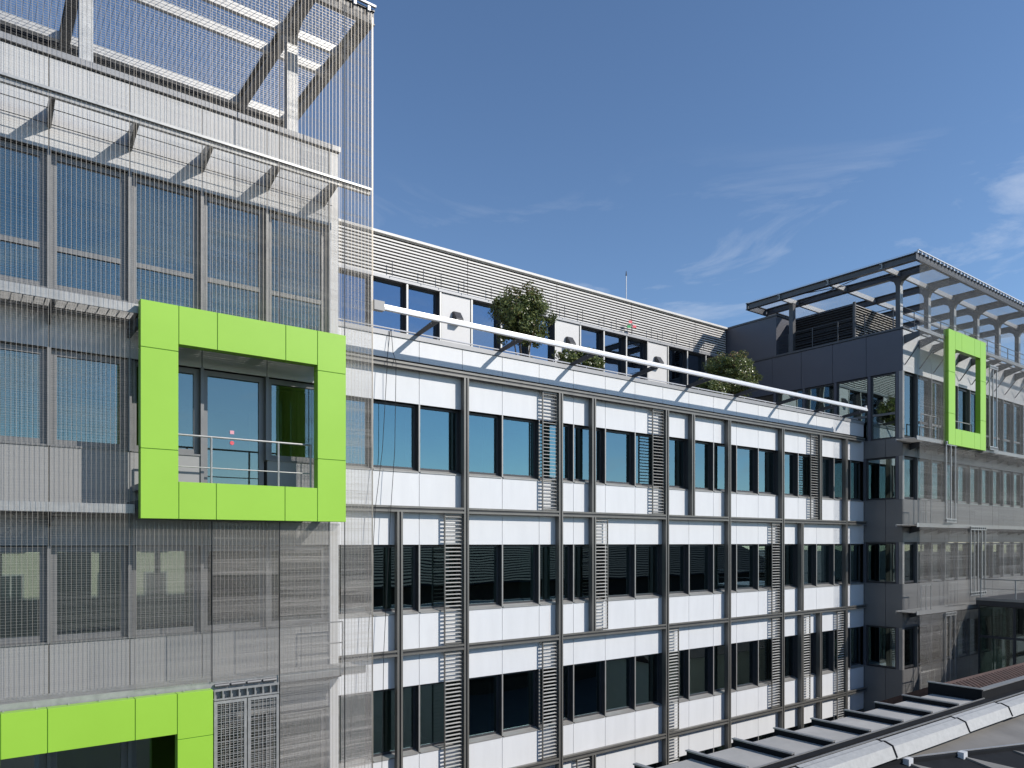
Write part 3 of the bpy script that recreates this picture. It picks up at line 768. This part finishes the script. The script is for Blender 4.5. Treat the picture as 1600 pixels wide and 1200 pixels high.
# ------------------------------------------------------------------ glazed link beside the corner building
lk = thing('glazed_link', (37, 9.5, -10.2), 'dark glazed link block with a railed flat roof beside the corner building', 'building')
bx('roof_slab', 34.9, 41, 5, 13.35, -2.66, -2.36, 'frame', lk)
bx('roof_edge', 34.85, 34.898, 5, 13.35, -2.46, -2.34, 'mullion', lk)
bx('back_wall', 38, 38.2, 5, 13.3, -10.2, -2.67, 'inside_dark', lk)
bx('floor', 35.1, 37.9, 5, 13.3, -6.6, -6.4, 'inside_floor', lk)
ys = [13.3 - 1.35*i for i in range(7)]
for b, a in zip(ys, ys[1:]):
    for z0, z1 in ((-4.0, -2.67), (-6.6, -4.0), (-10.2, -6.6)):
        q = MB(); q.box(35.0, 35.07, a, a+0.05, z0, z1); q.box(35.0, 35.07, b-0.05, b, z0, z1); q.box(35.0, 35.07, a+0.05, b-0.05, z0, z0+0.05); q.box(35.0, 35.07, a+0.05, b-0.05, z1-0.05, z1)
        w = q.build('window', 'frame', lk); bx('pane', 35.03, 35.042, a+0.05, b-0.05, z0+0.05, z1-0.05, 'glass_link', w)
q = MB()
for i in range(7): y = 13.2 - i*1.3; q.tube([(35.0, y, -2.36), (35.0, y, -1.56)], 0.025, 6)
for z in (-1.56, -1.96): q.tube([(35.0, 13.2, z), (35.0, 5.2, z)], 0.022 if z > -1.7 else 0.012, 6)
q.build('railing', 'steel', lk)

# ------------------------------------------------------------------ terrace planting
def shrub(name, label, x, y, zb, zt, rx, ry, trunk_h, nleaf, seed, stems=5, young=0.05):
    rnd = random.Random(seed)
    t = thing(name, (x, y, 4.42), label, 'shrub', 'evergreen shrubs on the terrace')
    bx('planter', x-0.42, x+0.42, y-0.30, y+0.30, 4.425, 4.95, 'planter', t); bx('soil', x-0.39, x+0.39, y-0.27, y+0.27, 4.951, 4.97, 'soil', t)
    q = MB(); zc = (zb+zt)/2; rz = (zt-zb)/2
    tips = []
    for i in range(stems):
        a = 2*math.pi*i/stems + rnd.uniform(-.4, .4)
        base = Vector((x+0.08*math.cos(a), y+0.06*math.sin(a), 4.965)); mid = Vector((x+rx*0.22*math.cos(a), y+ry*0.22*math.sin(a), zb+0.15*rz)); top = Vector((x+rx*0.55*math.cos(a), y+ry*0.55*math.sin(a), zc+rz*rnd.uniform(.1, .5)))
        q.tube([base, mid, top], [0.028, 0.02, 0.008], 6)
        for j in range(3):
            f = rnd.uniform(.3, .9); p = mid.lerp(top, f); e = p + Vector((rnd.uniform(-1, 1)*rx*.4, rnd.uniform(-1, 1)*ry*.4, rnd.uniform(.1, .5)*rz)); q.tube([p, e], [0.011, 0.004], 5)
    q.build('trunk', 'bark', t, smooth=True)
    # clumps of leaves filling an uneven rounded crown
    cl = []
    for i in range(150):
        v = Vector((rnd.gauss(0, 1), rnd.gauss(0, 1), rnd.gauss(0, 1))).normalized() * (rnd.uniform(0.15, 1.0)**0.42) * rnd.uniform(0.74, 0.92)
        cl.append((v, rnd.uniform(.10, .22)))
    q = MB(); lf = 0.075
    for i in range(nleaf):
        c, r_ = rnd.choice(cl)
        d = Vector((rnd.gauss(0, 1), rnd.gauss(0, 1), rnd.gauss(0, 1))).normalized() * r_ * rnd.uniform(.5, 1.12)
        v = c + d
        taper = 1.0
        p = Vector((x + v.x*rx*taper, y + v.y*ry*taper, zc + v.z*rz))
        if p.z < 4.98: continue
        n_ = (Vector((v.x, v.y, v.z*0.7+0.35)).normalized() + Vector((rnd.gauss(0, .5), rnd.gauss(0, .5), rnd.gauss(0, .5)))).normalized()
        u = n_.orthogonal().normalized(); a = rnd.uniform(0, 6.28); u = (u*math.cos(a) + n_.cross(u)*math.sin(a)); w = n_.cross(u)
        L = lf*rnd.uniform(.7, 1.3); B = L*0.36
        k = len(q.v)
        fold = n_*(B*0.35)
        q.v += [tuple(p-u*L*.5), tuple(p+w*B+fold), tuple(p+u*L*.5), tuple(p-w*B+fold)]
        mi = 1 if (v.z > 0.55 and rnd.random() < young*5) or rnd.random() < young*.4 else 0
        q.f += [(k, k+1, k+2), (k, k+2, k+3)]; q.m += [mi, mi]
    me = bpy.data.meshes.new('crown')
    me.from_pydata([tuple(Vector(v)-Vector((x, y, zc))) for v in q.v], [], q.f)
    me.materials.append(MATS['leaf']); me.materials.append(MATS['leaf_young']); me.polygons.foreach_set('material_index', q.m); me.update()
    link(bpy.data.objects.new('crown', me), t, (x, y, zc))
shrub('evergreen_shrub', 'tall rounded evergreen bush with several bare stems behind the white rail', 14.05, 18.2, 5.95, 8.08, 1.16, 1.0, 1.2, 15000, 3)
shrub('evergreen_shrub', 'low loose bush beside the wall lamp left of the three windows', 15.85, 17.5, 5.25, 6.30, 1.0, 0.7, 0.4, 6500, 4, young=0.02)
shrub('evergreen_shrub', 'very small dark bush in the shade of the tall rounded bush', 14.95, 18.9, 5.2, 6.1, 0.45, 0.4, 0.4, 2600, 5, young=0.0)
shrub('evergreen_shrub', 'broad rounded bush with reddish young tips near the dark corner building', 23.95, 17.7, 5.6, 7.42, 1.46, 1.1, 0.8, 15000, 6, young=0.07)
shrub('evergreen_shrub', 'small low bush at the foot of the reddish tipped bush', 21.75, 17.0, 5.05, 5.98, 0.85, 0.6, 0.3, 5200, 8, young=0.03)

# ------------------------------------------------------------------ wall lamps, antenna, hanging cables
for x, lab in ((14.57, 'dark wedge wall lamp on the panel left of the tall rounded bush'), (20.06, 'dark wedge wall lamp behind the low loose bush'), (25.40, 'dark wedge wall lamp near the corner building')):
    t = thing('wall_lamp', (x, YP, 8.05), lab, 'lamp', 'wall lamps on the set-back storey')
    q = MB(); q.prism([(YP-0.002, 8.02), (YP-0.002, 8.46), (YP-0.10, 8.46), (YP-0.30, 8.18), (YP-0.30, 8.02)], 'x', x-0.15, x+0.15); q.build('housing', 'dark_steel', t)
    bx('lens', x-0.13, x+0.13, YP-0.28, YP-0.04, 8.006, 8.018, 'lens', t)
t = thing('antenna_mast', (24.15, 23.6, PZT+0.07), 'thin antenna mast standing on the roof of the set-back storey', 'antenna')
q = MB(); q.tube([(24.15, 23.6, PZT+0.07), (24.15, 23.6, 12.1)], 0.022, 6); q.build('mast', 'rail_white', t)
q = MB(); q.tube([(24.15, 23.6, 12.1), (24.15, 23.6, 12.32)], [0.035, 0.012], 8); q.build('tip', 'dark_steel', t)
t = thing('pennant', (23.55, 22.66, 9.15), 'tiny red and green pennants on the roof railing below the antenna mast', 'flag')
q = MB(); q.tube([(23.55, 22.66, 9.15), (23.55, 22.66, 9.72)], 0.012, 6); q.build('pole', 'steel_dark', t)
mat('green_cloth', (0.05, 0.35, 0.12), 0.8)
for z, x, m_ in ((9.58, 23.33, 'red'), (9.42, 23.58, 'red'), (9.36, 23.24, 'green_cloth')):
    q = MB(); q.prism([(x, z), (x+0.22, z+0.03), (x+0.20, z+0.14), (x, z+0.12)], 'y', 22.64, 22.648); q.build('cloth', m_, t)
def cable(label, pts):
    q = MB(); q.tube(pts, 0.0075, 5)
    tag(q.build('hanging_cable', 'black'), label, 'cable', 'black cables over the facade')
cable('black cable hanging nearly straight down the white facade', [(8.30, 15.93, 5.13), (8.33, 15.9, 4.6), (8.32, 15.72, 4.3), (8.30, 15.75, 2.2), (8.20, 15.76, 0.8), (8.02, 15.77, -2.6), (7.95, 15.77, -6.5)])
cable('black cable slanting down beside the straight one on the white facade', [(8.28, 15.93, 5.13), (8.20, 15.92, 4.55), (8.10, 15.74, 4.3), (7.98, 15.76, 2.2), (7.80, 15.77, 0.8), (7.6, 15.77, -2.6), (7.5, 15.77, -6.5)])

# ------------------------------------------------------------------ low roof in the foreground
lr = thing('low_roof_building', (12, 4.5, -10.2), 'low annex with a ribbed grey flat roof and a pale capped ridge', 'building')
ZR = -3.03
bx('annex_wall', 2, 15.9, 1.5, 6.70, -10.2, ZR-0.14, 'grey_wall', lr)
ribs = [15.62 - 1.055*i for i in range(13)]
for i, (b, a) in enumerate(zip(ribs, ribs[1:])):
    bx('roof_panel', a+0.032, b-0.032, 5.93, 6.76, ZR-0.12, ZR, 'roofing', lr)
for i, x in enumerate(ribs):
    h = 0.10 if i else 0.24
    bx('rib', x-0.03, x+0.03, 5.86, 6.84, ZR-0.12, ZR+h-0.02, 'roofing_dark', lr)
    bx('rib_cap', x-0.036, x+0.036, 5.86, 6.86, ZR+h-0.019, ZR+h, 'zinc_edge', lr)
X0, X1 = 2.0, 15.66
bx('upstand', X0, X1, 5.72, 5.858, ZR-0.12, ZR+0.05, 'roofing_dark', lr); bx('upstand_cap', X0, X1, 5.835, 5.86, ZR+0.051, ZR+0.065, 'zinc_edge', lr)
bx('upstand', X0, 24, 5.44, 5.56, ZR-0.12, ZR+0.09, 'roofing_dark', lr); bx('upstand_cap', X0, 24, 5.535, 5.562, ZR+0.091, ZR+0.105, 'zinc_edge', lr)
bx('gutter_floor', X0, 24, 5.04, 5.438, ZR-0.15, ZR+0.02, 'roofing_dark', lr); bx('step', X0, X1, 5.562, 5.718, ZR-0.12, ZR-0.02, 'roofing_dark', lr)
bx('end_parapet', X1+0.03, 24, 6.02, 6.12, -6, ZR+0.12, 'roofing_dark', lr); bx('end_parapet_cap', X1+0.03, 24, 6.0, 6.14, ZR+0.121, ZR+0.14, 'zinc_edge', lr)
bx('gutter_bed', X1+0.03, 24, 5.72, 6.018, -6, ZR-0.05, 'roofing_dark', lr)
# ridge: folded cap pieces with open laps
x = 2.0; i = 0
while x < 24:
    L = (2.2, 1.6, 2.0, 1.9)[i % 4]; dz = 0.012*(i % 2)
    prof = [(5.02, -2.97), (4.96, -2.75), (4.88, -2.655), (4.83, -2.665), (4.80, -2.655), (4.70, -2.69), (4.645, -2.82), (4.63, -2.82), (4.69, -2.675), (4.80, -2.635), (4.83, -2.645), (4.885, -2.632), (4.975, -2.735), (5.035, -2.965)]
    q = MB(); q.prism([(a, b+dz+0.02) for a, b in prof], 'x', x, x+L-0.012); o = q.build('ridge_cap', 'ridge', lr)
    q = MB(); q.prism([(a+(0.008 if a > 4.8 else -0.008), b+dz+0.03) for a, b in prof], 'x', x+L-0.022, x+L+0.004); q.build('lap_band', 'roofing_dark', o)
    x += L; i += 1
# near slope below the ridge
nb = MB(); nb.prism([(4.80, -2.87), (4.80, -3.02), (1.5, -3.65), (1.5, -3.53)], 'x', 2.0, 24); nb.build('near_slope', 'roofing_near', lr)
def slope_z(y): return -2.90 - (4.64-y)*0.2006
def slope_rib(p, q_, w, h, nm='slope_rib', m='roofing_dark'):
    p, q_ = Vector(p), Vector(q_); d = (q_-p).normalized(); n_ = Vector((-d.y, d.x))*w/2
    v = [p+n_, q_+n_, q_-n_, p-n_]; b = MB()
    b.v = [(a.x, a.y, slope_z(a.y)-0.01) for a in v] + [(a.x, a.y, slope_z(a.y)+h) for a in v]
    b.f = [(0, 1, 2, 3), (4, 5, 6, 7), (0, 1, 5, 4), (1, 2, 6, 5), (2, 3, 7, 6), (3, 0, 4, 7)]; b.m = [0]*6
    return b.build(nm, m, lr)
def rib_y(x): return 4.79 - (x-9.3)*0.215
slope_rib((7.6, rib_y(7.6)), (18.0, rib_y(18.0)), 0.05, 0.05)
slope_rib((7.6, rib_y(7.6)+0.03), (18.0, rib_y(18.0)+0.03), 0.018, 0.062, 'rib_cap', 'zinc_edge')
def slope_sheet(nm, pts, h, m):
    b = MB(); n = len(pts)
    b.v = [(x, y, slope_z(y)-0.005) for x, y in pts] + [(x, y, slope_z(y)+h) for x, y in pts]
    b.f = [tuple(range(n)), tuple(range(2*n-1, n-1, -1))] + [(i, (i+1) % n, n+(i+1) % n, n+i) for i in range(n)]; b.m = [0]*len(b.f)
    return b.build(nm, m, lr)
slope_sheet('valley_sheet', [(7.6, rib_y(7.6)-0.03), (18, rib_y(18)-0.03), (18, 1.6), (7.6, 1.6)], 0.006, 'roofing_dark')
for k in range(7):
    x = 9.93 + 1.07*k; y = rib_y(x) - 0.06
    slope_sheet('hip_panel', [(x, y), (x+0.98, y-1.45), (x-0.05, y-1.30)], 0.03, 'roofing_near')
    if k in (0, 1, 3, 5): bx('snow_clip', x-0.06, x+0.06, y-0.03, y+0.05, slope_z(y), slope_z(y)+0.09, 'rail_white', lr)

# brown tiled roof beyond
bt = thing('tiled_roof_house', (27, 10.5, -10.2), 'low house with a weathered brown tiled roof between the annex and the link', 'house')
bx('wall', 23, 34, 8.4, 11.4, -10.2, -5.0, 'cream', bt)
q = MB(); q.prism([(8.2, -5.0), (9.9, -4.2), (11.6, -5.0)], 'x', 22.8, 34.2); rf = q.build('roof', 'tile_brown', bt)
key = None
tm = MB(); tm.prism([(-0.11, 0.0), (-0.06, 0.045), (0.06, 0.045), (0.11, 0.0)], 'y', -0.17, 0.17)
tme = bpy.data.meshes.new('tile'); tme.from_pydata(tm.v, [], tm.f); tme.materials.append(MATS['tile_brown']); tme.update()
ang = math.atan2(0.8, 1.7)
for r_ in range(5):
    for c_ in range(46):
        y = 8.42 + r_*0.30; o = link(bpy.data.objects.new('tile', tme), rf, (23.0+c_*0.235, y, -5.0+(y-8.2)*math.tan(ang)+0.012+0.01*((r_*7+c_*3) % 3)/3))
        o.rotation_euler = (ang*0.92, 0, random.uniform(-.02, .02))

# ------------------------------------------------------------------ buildings behind the viewer, mirrored in the glass
hs = thing('dark_roof_house', (36, -12, -10.2), 'long house with a dark tiled roof mirrored in the lower windows', 'house')
bx('wall', 12, 62, -17.5, -8.5, -10.2, -2.75, 'brick_dark', hs)
q = MB(); q.prism([(-8.0, -2.7), (-13, -0.15), (-18, -2.7)], 'x', 11.5, 62.5); hr = q.build('roof', 'tile_dark', hs)
ang = math.atan2(2.55, 5.0)
for r_ in range(15):
    y = -8.1 - r_*0.33
    q = MB(); q.prism([(y, -2.7+(-8-y)*math.tan(ang)+0.002), (y, -2.7+(-8-y)*math.tan(ang)+0.06), (y-0.33, -2.7+(-8-y+0.33)*math.tan(ang)+0.02), (y-0.33, -2.7+(-8-y+0.33)*math.tan(ang)+0.002)], 'x', 11.5, 62.5); q.build('tile_course', 'tile_dark', hr)
cb = thing('cream_house', (5, 48, -10.2), 'sunlit cream house seen through the lower tower windows', 'house')
bx('wall', -6, 17, 44, 52, -10.2, 2.6, 'cream', cb)
q = MB(); q.prism([(43.6, 2.6), (48, 4.2), (52.4, 2.6)], 'x', -6.4, 17.4); q.build('roof', 'tile_brown', cb)
for r_ in range(4):
    for c_ in range(10):
        xx = -5.2 + c_*2.2; zz = -8.6 + r_*2.75
        w = bx('window', xx, xx+1.15, 43.93, 43.999, zz, zz+1.55, 'rail_white', cb); bx('pane', xx+0.1, xx+1.05, 43.90, 43.929, zz+0.1, zz+1.45, 'pane_dark', w); bx('window_bar', xx+0.54, xx+0.61, 43.88, 43.899, zz+0.1, zz+1.45, 'rail_white', w)
        bx('window_sill', xx-0.1, xx+1.25, 43.86, 43.998, zz-0.09, zz-0.002, 'coping', w)
